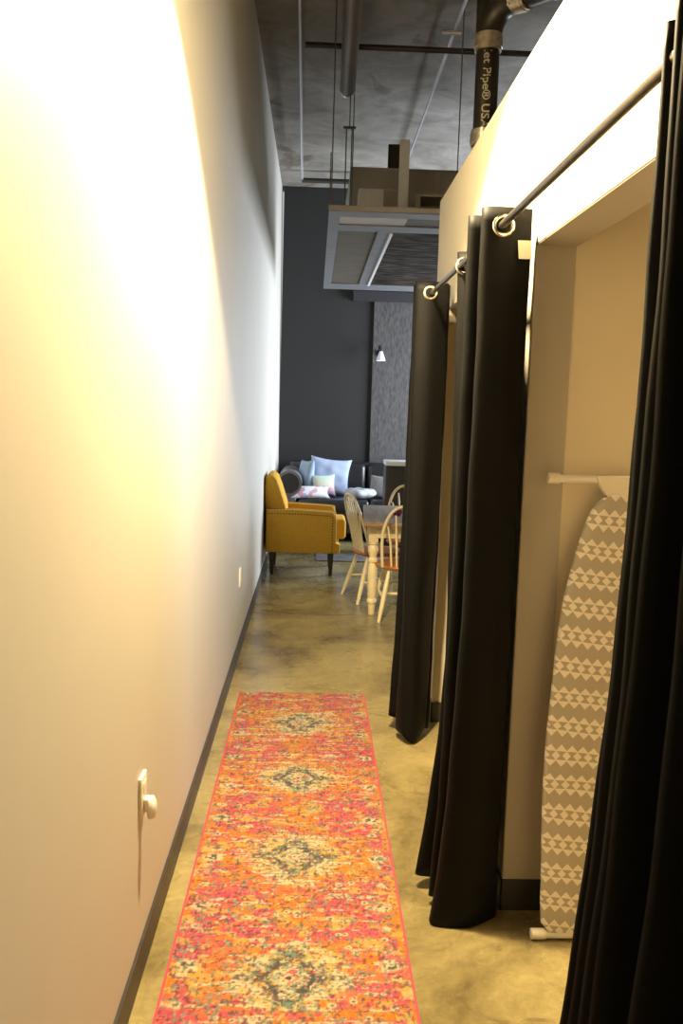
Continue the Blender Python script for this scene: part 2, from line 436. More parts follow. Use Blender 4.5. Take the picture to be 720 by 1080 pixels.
def make_rug():
    RX0, RX1, RY0, RY1 = -.367, .3077, 1.0, 4.687
    W = RX1 - RX0; nx = 225; ny = 980
    xs = np.linspace(RX0, RX1, nx); ys = np.linspace(RY0, RY1, ny)
    X, Y = np.meshgrid(xs, ys)
    u = X - (RX0 + RX1) / 2
    au = np.abs(u)
    per = .655
    ph = (Y - 4.224) / per
    cell = np.round(ph); dv = (ph - cell) * per            # distance from the nearest medallion centre
    wob = (fnoise(X * 30, Y * 30, 11) - .5) * .03
    orange = np.array([.80, .27, .035]); pink = np.array([.70, .105, .17]); cream = np.array([.82, .70, .43])
    yellow = np.array([.82, .50, .12]); dark = np.array([.10, .12, .11]); plum = np.array([.22, .06, .10]); teal = np.array([.20, .33, .26])
    coral = np.array([.78, .20, .13])
    C = np.ones(X.shape + (3,)) * orange
    def over(col, a):
        nonlocal C
        a = np.clip(a, 0, 1)[..., None]; C = C * (1 - a) + col * a
    low = fnoise(X * 7, Y * 9, 3, 3); low2 = fnoise(X * 6 + 31, Y * 14 + 7, 21, 3)
    streak = fnoise(X * 9, Y * 62, 5, 3); streak2 = fnoise(X * 14 + 3, Y * 150, 8, 2); fine = fnoise(X * 95, Y * 85, 9, 3)
    grain = vnoise(X * 260, Y * 230, 13)
    over(coral, ss(.45, .6, low2) * .6)
    # pink corner fields between the medallions and pink borders
    field = ss(.10, .22, np.abs(dv) + wob) * ss(.02, .12, au + wob) * ss(.285, .25, au)
    over(pink, ss(.46, .58, .34 * low + .28 * streak + .46 * fine * (.4 + .6 * field) + .08 * field) * (.4 + .6 * field))
    over(orange, ss(.56, .62, fnoise(X * 24 + 9, Y * 34, 33, 3)) * .8); over(pink, ss(.58, .64, fnoise(X * 22 + 29, Y * 36, 36, 3)) * .8)
    bord = ss(.245, .262, au + wob * .4)
    over(pink, bord * ss(.46, .58, fnoise(X * 12, Y * 8, 40, 3)) * .9)
    over(orange, bord * ss(.305, .318, au) * ss(.4, .6, fnoise(X * 4, Y * 7, 44, 2)))
    over(yellow, ss(.58, .70, fnoise(X * 18, Y * 26, 50, 3)) * .75)
    # cream halo round each medallion, broken into weft streaks
    halo = np.exp(-((au / .19) ** 2 + (dv / .17) ** 2))
    h = halo * .62 + streak * .36 + fine * .22 + (streak2 - .5) * .25
    over(cream, ss(.55, .68, h) * .95)
    over(cream, ss(.62, .70, streak * .75 + fine * .28) * (1 - .45 * bord) * .85)
    over(yellow, ss(.35, .7, halo) * ss(.52, .62, fnoise(X * 26, Y * 30, 60, 2)) * .8)
    # medallion: stepped diamond of dark flowers with an eye and side tendrils
    rag = (fnoise(X * 70, Y * 60, 70, 2) - .5)
    dm = au / .105 + np.abs(dv) / .105
    ring = ss(.44, .04, np.abs(dm - .88 + rag * .6))
    lace = ss(.36, .50, fnoise(au * 85 + 50, np.abs(dv) * 75 + 9, 77, 2))
    over(plum, ring * lace * .75 * ss(.02, .06, au)); over(dark, ring * ss(.42, .52, fnoise(au * 95 + 5, np.abs(dv) * 85 + 90, 90, 2)) * 1.0)
    ten = ss(.016, .008, np.abs(dv) + rag * .012) * ss(.16, .14, au) * ss(.05, .07, au)
    over(dark, ten * lace * .9)
    tip = ss(.040, .020, np.hypot(au * .8, np.abs(np.abs(dv) - .105) * 1.0) + rag * .02)
    over(teal, tip * lace * .9); over(dark, tip * ss(.52, .6, fnoise(au * 120 + 4, Y * 110, 93, 1)) * .8)
    eye = (au + np.abs(dv) * 1.0) * .86 + rag * .012
    over(cream, ss(.058, .046, eye) * .9); over(teal, ss(.010, .003, np.abs(eye - .040)) * .8 * ss(.4, .5, fine))
    over(coral, ss(.009, .003, np.abs(eye - .022)) * .8 * ss(.38, .5, fine)); over(plum, ss(.011, .006, eye))
    # rows of small rosettes: border ones larger, field ones small
    rs = np.random.RandomState(5)
    for sgn in (-1, 1):
        for k in range(64):
            yy = 1.03 + k * .0585 + rs.uniform(-.006, .006)
            xx = (RX0 + RX1) / 2 + sgn * (.283 + rs.uniform(-.008, .008)) - .0
            big = (k % 5 == 2)
            R_ = .030 if big else .013
            d = np.hypot((X - xx) * .8, Y - yy) + rag * .012
            over(cream if (big or k % 2) else pink, ss(R_ * 1.1, R_ * .6, d + (fine - .5) * .03) * .9)
            over(dark if k % 3 else plum, ss(R_ * .65, R_ * .4, d) * ss(.45, .55, fnoise(X * 110, Y * 110, 120 + k % 7, 1)) * (.95 if big else .8))
    for k in range(330):
        xx = rs.uniform(RX0 + .05, RX1 - .05); yy = rs.uniform(1.02, 4.67)
        R_ = rs.uniform(.006, .013)
        d = np.hypot((X - xx) * .85, Y - yy)
        c1 = [cream, yellow, pink, cream, cream][k % 5]
        over(c1, ss(R_, R_ * .75, d) * .9); over([teal, plum, dark, coral, teal][(k // 2) % 5], ss(R_ * .55, R_ * .3, d) * .85)
    over(teal, ss(.64, .70, fnoise(X * 85 + 8, Y * 85, 130, 2)) * .75); over(dark, ss(.68, .73, fnoise(X * 100 + 38, Y * 90, 135, 2)) * .7)
    over(plum, ss(.66, .72, fnoise(X * 90 + 18, Y * 90, 140, 2)) * .7)
    # worn weft speckle
    over(cream, ss(.64, .74, grain * .5 + fine * .5) * .4)
    C *= .45
    C *= (.86 + .28 * vnoise(X * 330, Y * 60, 15))[..., None]
    # pink binding on all edges
    edge = np.minimum(np.minimum(X - RX0, RX1 - X), np.minimum(Y - RY0, RY1 - Y))
    a = ss(.009, .006, edge)[..., None]; C = C * (1 - a) + np.array([.48, .07, .10]) * a
    n = nx * ny
    zz = .009 - .003 * ss(.006, .0, edge)
    top = np.stack([X, Y, zz], -1).reshape(-1, 3)
    idx = np.arange(n).reshape(ny, nx)
    f = np.stack([idx[:-1, :-1], idx[:-1, 1:], idx[1:, 1:], idx[1:, :-1]], -1).reshape(-1, 4)
    rim = np.concatenate([idx[0, :], idx[1:, -1], idx[-1, -2::-1], idx[-2:0:-1, 0]])
    low_ = top[rim].copy(); low_[:, 2] = .0
    verts = np.concatenate([top, low_]); m_ = len(rim)
    r0 = rim; r1 = np.roll(rim, -1); l0 = n + np.arange(m_); l1 = np.roll(l0, -1)
    f = np.concatenate([f, np.stack([r0, l0, l1, r1], -1)])
    me = bpy.data.meshes.new('runner_rug')
    me.from_pydata(verts.tolist(), [], f.tolist()); me.update()
    ca = me.color_attributes.new('weave', 'FLOAT_COLOR', 'POINT')
    full = np.ones((len(verts), 4), dtype=np.float32); full[:n, :3] = np.clip(C, 0, 1).reshape(-1, 3); full[n:, :3] = (.36, .055, .075)
    ca.data.foreach_set('color', full.ravel())
    m, nt, bs = new_mat('woven_rug_pile')
    at = nt.nodes.new('ShaderNodeVertexColor'); at.layer_name = 'weave'
    nt.links.new(at.outputs['Color'], bs.inputs['Base Color']); bs.inputs['Roughness'].default_value = .95
    bs.inputs['Specular IOR Level'].default_value = .15
    me.materials.append(m)
    o = bpy.data.objects.new('runner_rug', me); COL.objects.link(o)
    tag(o, 'long pink and orange distressed medallion runner rug on the concrete corridor floor', 'rug')
make_rug()

# ------------------------------------------------------------------ curtains and rods
def catmull(P, per):
    out = []
    n = len(P)
    for i in range(n - 1):
        p0, p1, p2, p3 = P[max(i - 1, 0)], P[i], P[i + 1], P[min(i + 2, n - 1)]
        for k in range(per):
            t = k / per
            out.append(tuple(.5 * (2 * b_ + (c - a) * t + (2 * a - 5 * b_ + 4 * c - d) * t * t + (3 * b_ - a - 3 * c + d) * t ** 3) for a, b_, c, d in zip(p0, p1, p2, p3)))
    out.append(tuple(P[-1])); return out

ZTOP = 2.106
def curtain(name, loc_y, top, bot, hem, label, group, rings, flare=1.7, seed=1, lbl=None):
    """top / bot: plan-view fold corners at the header and at the hem; hem: height of the hem at each corner"""
    root = thing(name, (.5, loc_y, 0), label, 'curtain', 0, group)
    rnd = random.Random(seed)
    A = catmull([(*t, 0) for t in top], 8); B = catmull([(*b_, h) for b_, h in zip(bot, hem)], 8)
    nz = 56; v = []; n = len(A)
    phs = [rnd.uniform(0, 6) for _ in range(n)]
    for k in range(nz + 1):
        t = k / nz
        w = t ** flare
        for i in range(n):
            zb = B[i][2]; z = ZTOP + (zb - ZTOP) * t
            x = A[i][0] * (1 - w) + B[i][0] * w; y = A[i][1] * (1 - w) + B[i][1] * w
            q = min(1, t * 6) * .0014
            s_ = i / n * 9
            x += q * math.sin(z * 9 + s_ * 2.1 + seed) + q * .6 * math.sin(z * 23 + s_ * 3.3); y += q * math.sin(z * 7 + s_ * 1.3 + 2 * seed)
            v.append((x - .5, y - loc_y, z))
    f = [(k * n + i, k * n + i + 1, (k + 1) * n + i + 1, (k + 1) * n + i) for k in range(nz) for i in range(n - 1)]
    mb = MB().add(v, f)
    o = mb.build('curtain_panel', MT['curtain'], root, True, 180)
    sm = o.modifiers.new('thickness', 'SOLIDIFY'); sm.thickness = .003; sm.offset = 0
    hs = MB()
    for (y, dx) in rings:
        g = MB().torus((dx - .5, y - loc_y, 2.056), .0255, .0062, 'Y', flat=.8).build('grommet', MT['chrome'], root)
    if lbl:
        x0, x1, zt, zb, y = lbl
        MB().add([(x0 - .5, y - loc_y, zt), (x1 - .5, y - loc_y, zt), (x1 - .5 + .002, y - loc_y - .004, zb), (x0 - .5 + .004, y - loc_y - .004, zb),
                  (x0 - .5, y - loc_y + .002, zt), (x1 - .5, y - loc_y + .002, zt), (x1 - .5 + .002, y - loc_y - .002, zb), (x0 - .5 + .004, y - loc_y - .002, zb)],
                 [(0, 1, 2, 3), (7, 6, 5, 4), (0, 4, 5, 1), (1, 5, 6, 2), (2, 6, 7, 3), (3, 7, 4, 0)]).build('care_label', MT['label'], root, False)
    return root
G = 'black grommet curtains on the fitting stall rods'
# middle bundle: first panel faces the camera, further folds step back behind it
curtain('stall_curtain', 2.72,
        [(.586, 2.530), (.52, 2.512), (.452, 2.522), (.470, 2.575), (.58, 2.60), (.56, 2.635), (.437, 2.635), (.46, 2.69), (.58, 2.71), (.56, 2.745), (.456, 2.755), (.48, 2.80), (.57, 2.82), (.56, 2.87), (.50, 2.89)],
        [(.590, 2.56), (.50, 2.515), (.396, 2.525), (.42, 2.585), (.575, 2.60), (.56, 2.65), (.405, 2.635), (.44, 2.69), (.57, 2.71), (.55, 2.745), (.374, 2.735), (.42, 2.80), (.57, 2.82), (.56, 2.87), (.50, 2.89)],
        [.012, .004, .006, .01, .01, .01, .03, .02, .02, .03, .045, .04, .03, .03, .03],
        'bunched black curtain in the middle with a white care tag below its nickel ring', G,
        [(2.513, .505), (2.640, .5), (2.75, .5)], seed=2, lbl=(.546, .583, 2.018, 1.968, 2.511), flare=4.0)
# far bundle at the end of the rod
curtain('stall_curtain', 4.15,
        [(.580, 4.04), (.50, 3.985), (.430, 4.00), (.47, 4.06), (.585, 4.08), (.57, 4.12), (.445, 4.13), (.46, 4.18), (.56, 4.20), (.55, 4.24), (.46, 4.25), (.5, 4.30)],
        [(.560, 4.07), (.497, 3.985), (.440, 4.00), (.43, 4.10), (.57, 4.12), (.56, 4.16), (.405, 4.17), (.43, 4.22), (.54, 4.22), (.53, 4.25), (.42, 4.27), (.5, 4.30)],
        [.06, .006, .045, .04, .03, .03, .07, .06, .05, .05, .09, .08],
        'farthest black curtain, hanging beside the dining table end of the partition', G,
        [(3.983, .492), (4.125, .5)], seed=5, flare=1.8)
# curtain drawn to the near side of the second stall, mostly behind the middle one
curtain('stall_curtain', 3.2,
        [(.58, 3.20), (.54, 3.215), (.492, 3.24), (.53, 3.275), (.58, 3.265), (.57, 3.225), (.515, 3.165), (.52, 3.13), (.57, 3.12)],
        [(.58, 3.19), (.55, 3.205), (.515, 3.23), (.54, 3.265), (.58, 3.255), (.57, 3.225), (.515, 3.165), (.52, 3.13), (.57, 3.12)],
        [.03] * 9,
        'black curtain mostly hidden behind the tagged middle curtain, its header peeking out', G,
        [(3.222, .515)], seed=9, flare=.6)
# nearest bundle, filling the right edge of the view
ys_ = [1.44, 1.425, 1.38, 1.345, 1.33, 1.27, 1.235, 1.21, 1.15, 1.115, 1.09, 1.03, .99, .965, .90, .86, .83, .77]
xt_ = [.60, .520, .60, .60, .485, .59, .60, .455, .58, .59, .420, .58, .58, .42, .58, .58, .44, .55]
xb_ = [.57, .385, .54, .56, .375, .56, .57, .345, .56, .57, .310, .56, .56, .31, .56, .56, .34, .5]
curtain('stall_curtain', 1.15, list(zip(xt_, ys_)), list(zip(xb_, ys_)), [.015] * len(ys_),
        'nearest black curtain, a deep bundle of folds at the right edge of the view', G,
        [(1.21, .5), (1.09, .5), (.97, .5)], seed=3, flare=2.6)

def rod(ya, yb, label, brackets):
    r = thing('curtain_rod', (.5, ya, 2.056), label, 'curtain rod', 0, 'dark rods above the stall openings')
    MB().tube([(0, 0, 0), (0, yb - ya, 0)], .0105, 16).build('pole', MT['rod'], r)
    for y in brackets:
        k = MB().tube([(0, y - ya, 0), (XR - .5 - .006, y - ya, 0)], .006, 10)
        k.tube([(XR - .5 - .008, y - ya, 0), (XR - .5 + .001, y - ya, 0)], .024, 16)
        k.build('wall_bracket', MT['rod'], r)
    for y, d in ((ya, -1), (yb, 1)):
        MB().lathe([(.0105, 0), (.014, .002), (.015, .012), (.010, .022), (.002, .026)], 14, Matrix.Translation((0, y - ya, 0)) @ Matrix.Rotation(-PI / 2 * d, 4, 'X')).build('finial', MT['rod'], r)
rod(.70, 2.95, 'dark metal curtain rod running from the nearest curtain to the tagged middle curtain', (.735, 2.925))
rod(3.05, 4.40, 'dark metal curtain rod holding up the farthest curtain beside the partition end', (3.075, 4.36))

# ------------------------------------------------------------------ ironing board, folded and standing in the first stall
ib = thing('ironing_board', (.877, 2.50, 0), 'folded ironing board with a tan triangle print cover standing on end in the stall', 'ironing board')
prof = [(0, 1.0), (.045, 1.0), (.09, .996)]
def halfw(z):                         # half width against height along the board
    pts = [(0.028, .150), (.05, .172), (.12, .178), (.62, .178), (.75, .170), (.88, .157), (1.02, .138), (1.12, .118), (1.20, .100), (1.26, .080), (1.295, .058), (1.315, .03), (1.322, .004)]
    for (a, wa), (b_, wb) in zip(pts, pts[1:]):
        if a <= z <= b_:
            t = (z - a) / (b_ - a); return wa + (wb - wa) * t
    return .004
zs = [.028, .035, .05, .08] + [.12 + i * .05 for i in range(22)] + [1.21, 1.235, 1.26, 1.28, 1.295, 1.308, 1.316, 1.321]
lean = lambda z: (z - .03) * .062
sect = [(-1, .0), (-.985, -.010), (-.94, -.014), (-.5, -.015), (0, -.015), (.5, -.015), (.94, -.014), (.985, -.010), (1, 0), (.985, .010), (.94, .013), (0, .013), (-.94, .013), (-.985, .010)]
v = []; n = len(sect)
for z in zs:
    for (a, d) in sect:
        v.append((a * halfw(z) + .003 * math.sin(z * 11) * (a < -.8), d + lean(z) - .035, z))
f = [(k * n + i, k * n + (i + 1) % n, (k + 1) * n + (i + 1) % n, (k + 1) * n + i) for k in range(len(zs) - 1) for i in range(n)]
f += [tuple(range(n))[::-1], tuple((len(zs) - 1) * n + i for i in range(n))]
MB().add(v, f).build('board_cover', MT['board'], ib, True, 60)
# leg frame folded flat behind: dark legs, white T feet
lg = MB()
for sx in (-1, 1):
    lg.tube([(sx * .160, -.012, .06), (sx * .02, .050, 1.325)], .009, 10)
lg.build('leg_frame', MT['bunder'], ib)
ft = MB().tube([(-.182, .062, 1.362), (.30, .062, 1.362)], .0125, 14)
ft.build('foot_bar', MT['wmetal'], ib)
MB().prism([(-.062, 1.372), (.062, 1.372), (.05, 1.345), (.028, 1.315), (-.028, 1.315), (-.05, 1.345)], 'Y', .040, .060).build('hanger_bracket', MT['wplastic'], ib, False)
for x in (-.185, .30):
    MB().tube([(x - .012, .062, 1.362), (x + .022, .062, 1.362)], .0165, 14).build('end_cap', MT['wplastic'], ib)
lb = MB().tube([(-.186, -.036, .016), (.18, -.036, .016)], .0125, 14)
lb.build('foot_bar', MT['wmetal'], ib)
for x in (-.186, .18):
    MB().tube([(x - .012, -.036, .016), (x + .03, -.036, .016)], .016, 14).build('end_cap', MT['wplastic'], ib)

# ------------------------------------------------------------------ sockets on the left wall
o1 = thing('wall_outlet', (XL, 2.305, .50), 'near white wall outlet with an oval plug-in air freshener low on the left wall', 'outlet')
MB().rbox(-.004, .006, -.036, .036, -.058, .058, .003, 2).build('cover_plate', MT['wplastic'], o1)
MB().rbox(.004, .0075, -.017, .017, .008, .040, .0015, 2).build('socket', MT['wplastic'], o1)
pg = MB().rbox(.006, .020, -.016, .016, -.042, -.004, .006, 3)
pg.lathe([(.004, -.028), (.018, -.022), (.022, -.004), (.020, .014), (.010, .026), (.003, .028)], 18, Matrix.Translation((.026, 0, -.034)) @ Matrix.Diagonal((.62, 1, 1.15, 1)))
pg.build('air_freshener', MT['wmetal'], o1)
o2 = thing('wall_outlet', (XL, 5.455, .485), 'distant white wall outlet on the left wall short of the mustard armchair', 'outlet')
MB().rbox(-.004, .006, -.036, .036, -.058, .058, .003, 2).build('cover_plate', MT['wplastic'], o2)
for z in (-.022, .022): MB().rbox(.004, .0075, -.017, .017, z - .015, z + .015, .0015, 2).build('socket', MT['wplastic'], o2)

# ------------------------------------------------------------------ mustard armchair, side on, facing right
ac = thing('armchair', (-.09, 8.36, 0), 'mustard yellow armchair with nailhead trim and dark tapered legs against the left wall', 'armchair')
def arm(y0, y1, nail_side):
    out = [(-.325, .215), (.345, .215), (.350, .225), (.350, .300), (.310, .315), (.306, .545), (.298, .572), (.280, .588), (.0, .602), (-.10, .606), (-.325, .60)]
    # side panel: outline in XZ, rounded over the edges
    bm = bmesh.new()
    vs = [bm.verts.new((x, y0, z)) for x, z in out]; fc = bm.faces.new(vs)
    r = bmesh.ops.extrude_face_region(bm, geom=[fc]); bmesh.ops.translate(bm, vec=(0, y1 - y0, 0), verts=[e for e in r['geom'] if isinstance(e, bmesh.types.BMVert)])
    bmesh.ops.bevel(bm, geom=[e for e in bm.edges], offset=.011, segments=3, profile=.5, affect='EDGES')
    bm.verts.index_update()
    a = MB().add([v_.co[:] for v_ in bm.verts], [[v_.index for v_ in q.verts] for q in bm.faces]); bm.free()
    o = a.build('arm', MT['mustard'], ac, True, 50)
    pp = MB()
    edge = catmull([(-.325, .602), (-.10, .608), (.0, .604), (.280, .590), (.300, .575), (.308, .547), (.311, .43), (.312, .318)], 4)
    for y in (y0 + .004, y1 - .004): pp.tube([(x, y, z) for x, z in edge], .0045, 8)
    pp.build('piping', MT['piping'], o)  # tube carries the painted daylit line along the rounded arm edge
    ys = y0 - .001 if nail_side < 0 else y1 + .001
    nb = MB()
    pts = [(-.30 + i * .0265, .572 - .0135 * max(0, (-.02 + i * .0265 - .28) / .3)) for i in range(22)] + [(.278, .545 - i * .0265) for i in range(13)]
    for x, z in pts:
        nb.lathe([(.0065, 0), (.0055, .003), (.002, .0045)], 8, Matrix.Translation((x, ys, z)) @ Matrix.Rotation(PI / 2 if nail_side < 0 else -PI / 2, 4, 'X'))
    nb.build('nailhead_trim', MT['nail'], o)
arm(-.315, -.205, -1); arm(.205, .315, 1)
MB().rbox(-.325, .335, -.206, .206, .215, .335, .015).build('seat_base', MT['mustard'], ac)
sc_ = MB().rbox(-.22, .405, -.203, .203, .330, .520, .035, 4).build('seat_cushion', MT['mustard'], ac)
bk = MB()
for_ = [(-.335, .22), (-.19, .30), (-.130, .52), (-.150, .63), (-.205, .80), (-.240, .885), (-.272, .915), (-.305, .918), (-.335, .895), (-.345, .80), (-.338, .55)]
bm = bmesh.new(); vs = [bm.verts.new((x, -.300, z)) for x, z in for_]; fc = bm.faces.new(vs)
r = bmesh.ops.extrude_face_region(bm, geom=[fc]); bmesh.ops.translate(bm, vec=(0, .600, 0), verts=[e for e in r['geom'] if isinstance(e, bmesh.types.BMVert)])
bmesh.ops.bevel(bm, geom=[e for e in bm.edges if abs(e.verts[0].co.y - e.verts[1].co.y) < .01], offset=.022, segments=3, profile=.5, affect='EDGES'); bm.verts.index_update()
bk.add([v_.co[:] for v_ in bm.verts], [[v_.index for v_ in q.verts] for q in bm.faces]); bm.free()
# keep the back between the arms below the arm tops
bk.v = [(x, y * (.675 if z < .605 else 1), z) for x, y, z in bk.v]
bko = bk.build('backrest', MT['mustard'], ac, True, 60)
for sx, sy in ((-.27, -.25), (-.27, .25), (.27, -.25), (.27, .25)):
    MB().lathe([(.021, 0), (.022, .01), (.036, .20), (.037, .222)], 4, Matrix.Translation((sx, sy, 0)) @ Matrix.Rotation(PI / 4, 4, 'Z')).build('leg', MT['darkleg'], ac, False)

# ------------------------------------------------------------------ windsor dining chairs and table
def windsor():
    t = thing('dining_chair', (0, 0, 0), '', 'chair', 0, 'cream bow-back dining chairs around the table')
    H = .405
    out = []
    for k in range(40):
        a = 2 * PI * k / 40
        x = .205 * math.copysign(abs(math.cos(a)) ** .75, math.cos(a)); y = .205 * math.copysign(abs(math.sin(a)) ** .8, math.sin(a))
        if y > 0: x *= 1.06
        else: x *= .97
        out.append((x, y))
    v = []; n = len(out)
    for (s_, z) in ((.80, H - .034), (.93, H - .030), (1.0, H - .016), (1.0, H - .006), (.97, H), (.75, H - .004), (.4, H - .010), (.05, H - .011)):
        v += [(x * s_, y * s_, z) for x, y in out]
    f = [(i * n + j, i * n + (j + 1) % n, (i + 1) * n + (j + 1) % n, (i + 1) * n + j) for i in range(7) for j in range(n)] + [tuple(range(n))[::-1], tuple(7 * n + j for j in range(n))]
    MB().add(v, f).build('seat', MT['honey'], t, True, 70)
    legs = {}
    for sx in (-1, 1):
        for sy in (-1, 1):
            a = Vector((sx * .125, sy * .13, H - .028)); b_ = Vector((sx * .205, sy * (.20 if sy > 0 else .235), .0)); legs[sx, sy] = (a, b_)
            pts = [a.lerp(b_, q) for q in (0, .12, .3, .5, .72, .9, 1)]
            MB().tube(pts, [.011, .014, .0165, .0175, .016, .013, .0115], 12).build('leg', MT['cream'], t)
    mids = {}
    for sx in (-1, 1):
        p0 = legs[sx, -1][0].lerp(legs[sx, -1][1], .55); p1 = legs[sx, 1][0].lerp(legs[sx, 1][1], .55); mids[sx] = (p0 + p1) / 2
        MB().tube([p0.lerp(p1, q) for q in (0, .25, .5, .75, 1)], [.008, .011, .013, .011, .008], 10).build('stretcher', MT['cream'], t)
    MB().tube([mids[-1].lerp(mids[1], q) for q in (0, .25, .5, .75, 1)], [.008, .011, .013, .011, .008], 10).build('stretcher', MT['cream'], t)
    # bow: steam-bent hoop leaning back
    def lean_(z): return -.150 - (z - H) * .25
    bow = []
    for k in range(33):
        a = PI * k / 32
        c, s_ = math.cos(a), math.sin(a)
        x = .205 * math.copysign(abs(c) ** .62, c); z = H - .01 + .462 * s_ ** .72 if s_ > 0 else H - .01
        x *= (.86 + .14 * min(1, (z - H + .01) / .25))
        bow.append((x, lean_(z) + .02 * abs(c) ** 3 * (1 - s_), z))
    MB().tube(bow, .0115, 12).build('bow', MT['cream'], t)
    for k in range(7):
        q = (k - 3) / 3
        xb = q * .115; xt = q * .158
        zt = H - .01 + .462 * (max(0, 1 - (abs(xt) / .205) ** (1 / .62 * 1.0)) ** .36)
        zt = min(zt, .86) - .004
        MB().tube([(xb, -.165, H - .012), (xb * .6 + xt * .4, lean_(H + .17) - .008, H + .17), (xt, lean_(zt), zt)], [.0075, .0085, .006], 10).build('spindle', MT['cream'], t)
    return t
chA = windsor(); chA.location = (.545, 7.16, 0); chA.rotation_euler.z = -PI / 2 + .27
chA['label'] = 'cream spindle-back dining chair nearest the mustard armchair, seen side on'
chB = copy_tree(chA); chB.location = (.695, 6.57, 0); chB.rotation_euler.z = .04
chB['label'] = 'cream spindle-back dining chair with its back to the camera at the near table end'
chC = copy_tree(chA); chC.location = (.87, 7.78, 0); chC.rotation_euler.z = PI - .05
chC['label'] = 'cream spindle-back dining chair at the far end of the table, only its bow showing'

tb = thing('dining_table', (.86, 7.03, 0), 'farmhouse dining table with a grey washed top and turned cream legs', 'table', -.05)
TH = .715
MB().rbox(-.45, .45, -.60, .60, TH - .006, TH, .003, 2).build('tabletop', MT['plank'], tb, origin=None)
MB().rbox(-.452, .452, -.602, .602, TH - .034, TH - .0055, .008, 2).build('top_edge', MT['edge'], tb)
for y0, y1, x0, x1 in ((-.50, -.48, -.36, .36), (.48, .50, -.36, .36), (-.44, .44, -.42, -.40), (-.44, .44, .40, .42)):
    MB().box(x0, x1, y0, y1, TH - .125, TH - .034).build('apron', MT['cream'], tb, False)
tl = [(.020, 0), (.024, .012), (.026, .07), (.028, .085), (.036, .095), (.036, .115), (.030, .125), (.033, .16), (.037, .30), (.036, .36), (.030, .385), (.028, .395), (.037, .405), (.037, .42), (.028, .43), (.026, .445), (.036, .475), (.040, .495), (.034, .52), (.028, .53), (.037, .54), (.037, .553), (.030, .56)]
for sx in (-1, 1):
    for sy in (-1, 1):
        l = MB().lathe(tl, 18, Matrix.Translation((sx * .375, sy * .455, 0)))
        l.rbox(sx * .375 - .036, sx * .375 + .036, sy * .455 - .036, sy * .455 + .036, .555, TH - .034, .004, 2)
        l.build('leg', MT['cream'], tb, True, 35)
cup = MB().lathe([(.020, 0), (.030, .006), (.042, .03), (.044, .048), (.040, .046), (.028, .012), (.003, .008)], 18, Matrix.Translation((.665, 6.92, TH)))
tag(cup.build('small_bowl', MT['magenta']), 'small dark magenta bowl on the dining table', 'bowl')

# ------------------------------------------------------------------ sofa and what lies on it
sf = thing('sofa', (.45, 10.65, 0), 'black leather sofa with rolled arms along the charcoal back wall', 'sofa')
SY = .60     # half depth
MB().rbox(-.74, 1.15, -.50, .50, .10, .36, .03).build('seat_frame', MT['leather'], sf)
for x0, x1 in ((-.62, .20), (.205, 1.03)):
    MB().rbox(x0, x1, -.52, .30, .345, .49, .045, 4).build('seat_cushion', MT['leather'], sf)
    MB().rbox(x0, x1, .18, .42, .46, .88, .07, 4, Matrix.Translation((0, .0, 0)) @ Matrix.Rotation(-.06, 4, 'X')).build('back_cushion', MT['leather'], sf)
MB().rbox(-.74, 1.15, .38, .55, .10, .87, .05, 4).build('backrest', MT['leather'], sf)
for s_, xc in ((-1, -.72), (1, 1.13)):
    a = MB().rbox(xc - .085, xc + .085, -.48, .50, .08, .62, .03, 3)
    rim = [(xc + .145 * math.cos(q), .665 + .145 * math.sin(q)) for q in [i * 2 * PI / 28 for i in range(28)]]
    a.prism(rim, 'Y', -.50, .50)
    ao = a.build('arm', MT['leatherarm'], sf, True, 40)
    MB().prism([(xc + .115 * math.cos(q), .665 + .115 * math.sin(q)) for q in [i * 2 * PI / 28 for i in range(28)]], 'Y', -.507, -.499).build('arm_facing', MT['leather'], ao)
for x in (-.70, 1.1):
    for y in (-.42, .45):
        MB().lathe([(.022, 0), (.03, .11)], 12, Matrix.Translation((x, y, 0))).build('foot', MT['darkleg'], sf)

def cushion(name, w, h, d, loc, rot, m, label, cat='cushion', group=None, pinch=.12, wr=.0):
    mb = MB().pillow(w, h, d, Matrix.Identity(4), pinch=pinch, wrinkle=wr)
    o = mb.build(name, m, None, True, 80); o.location = loc; o.rotation_euler = rot
    return tag(o, label, cat, group)
GP = 'throw cushions on the sofa'
cushion('throw_pillow', .50, .46, .15, (.20, 10.69, .715), (-.24, .10, .06), MT['blue'], 'largest pale blue throw pillow leaning on the sofa back', group=GP, wr=.01)
cushion('throw_pillow', .40, .42, .13, (-.085, 10.58, .71), (-.12, -.08, -1.2), MT['bluegrey'], 'slim blue grey throw pillow turned on edge beside the sofa arm', group=GP, wr=.012)
cushion('throw_pillow', .28, .27, .11, (.125, 10.42, .625), (-.28, -.05, .1), MT['rainbow'], 'small square throw pillow in pale green and pink, in front of the large blue one', group=GP)
cushion('throw_pillow', .46, .17, .10, (-.03, 10.25, .56), (-.75, 0, .15), MT['floral'], 'low floral white throw pillow lying flat at the foot of the slim pillow', group=GP)
cushion('throw_pillow', .25, .27, .09, (.795, 10.48, .62), (-.30, .08, -.12), MT['tweed'], 'grey tweed throw pillow at the right end of the sofa', group=GP, pinch=.05)
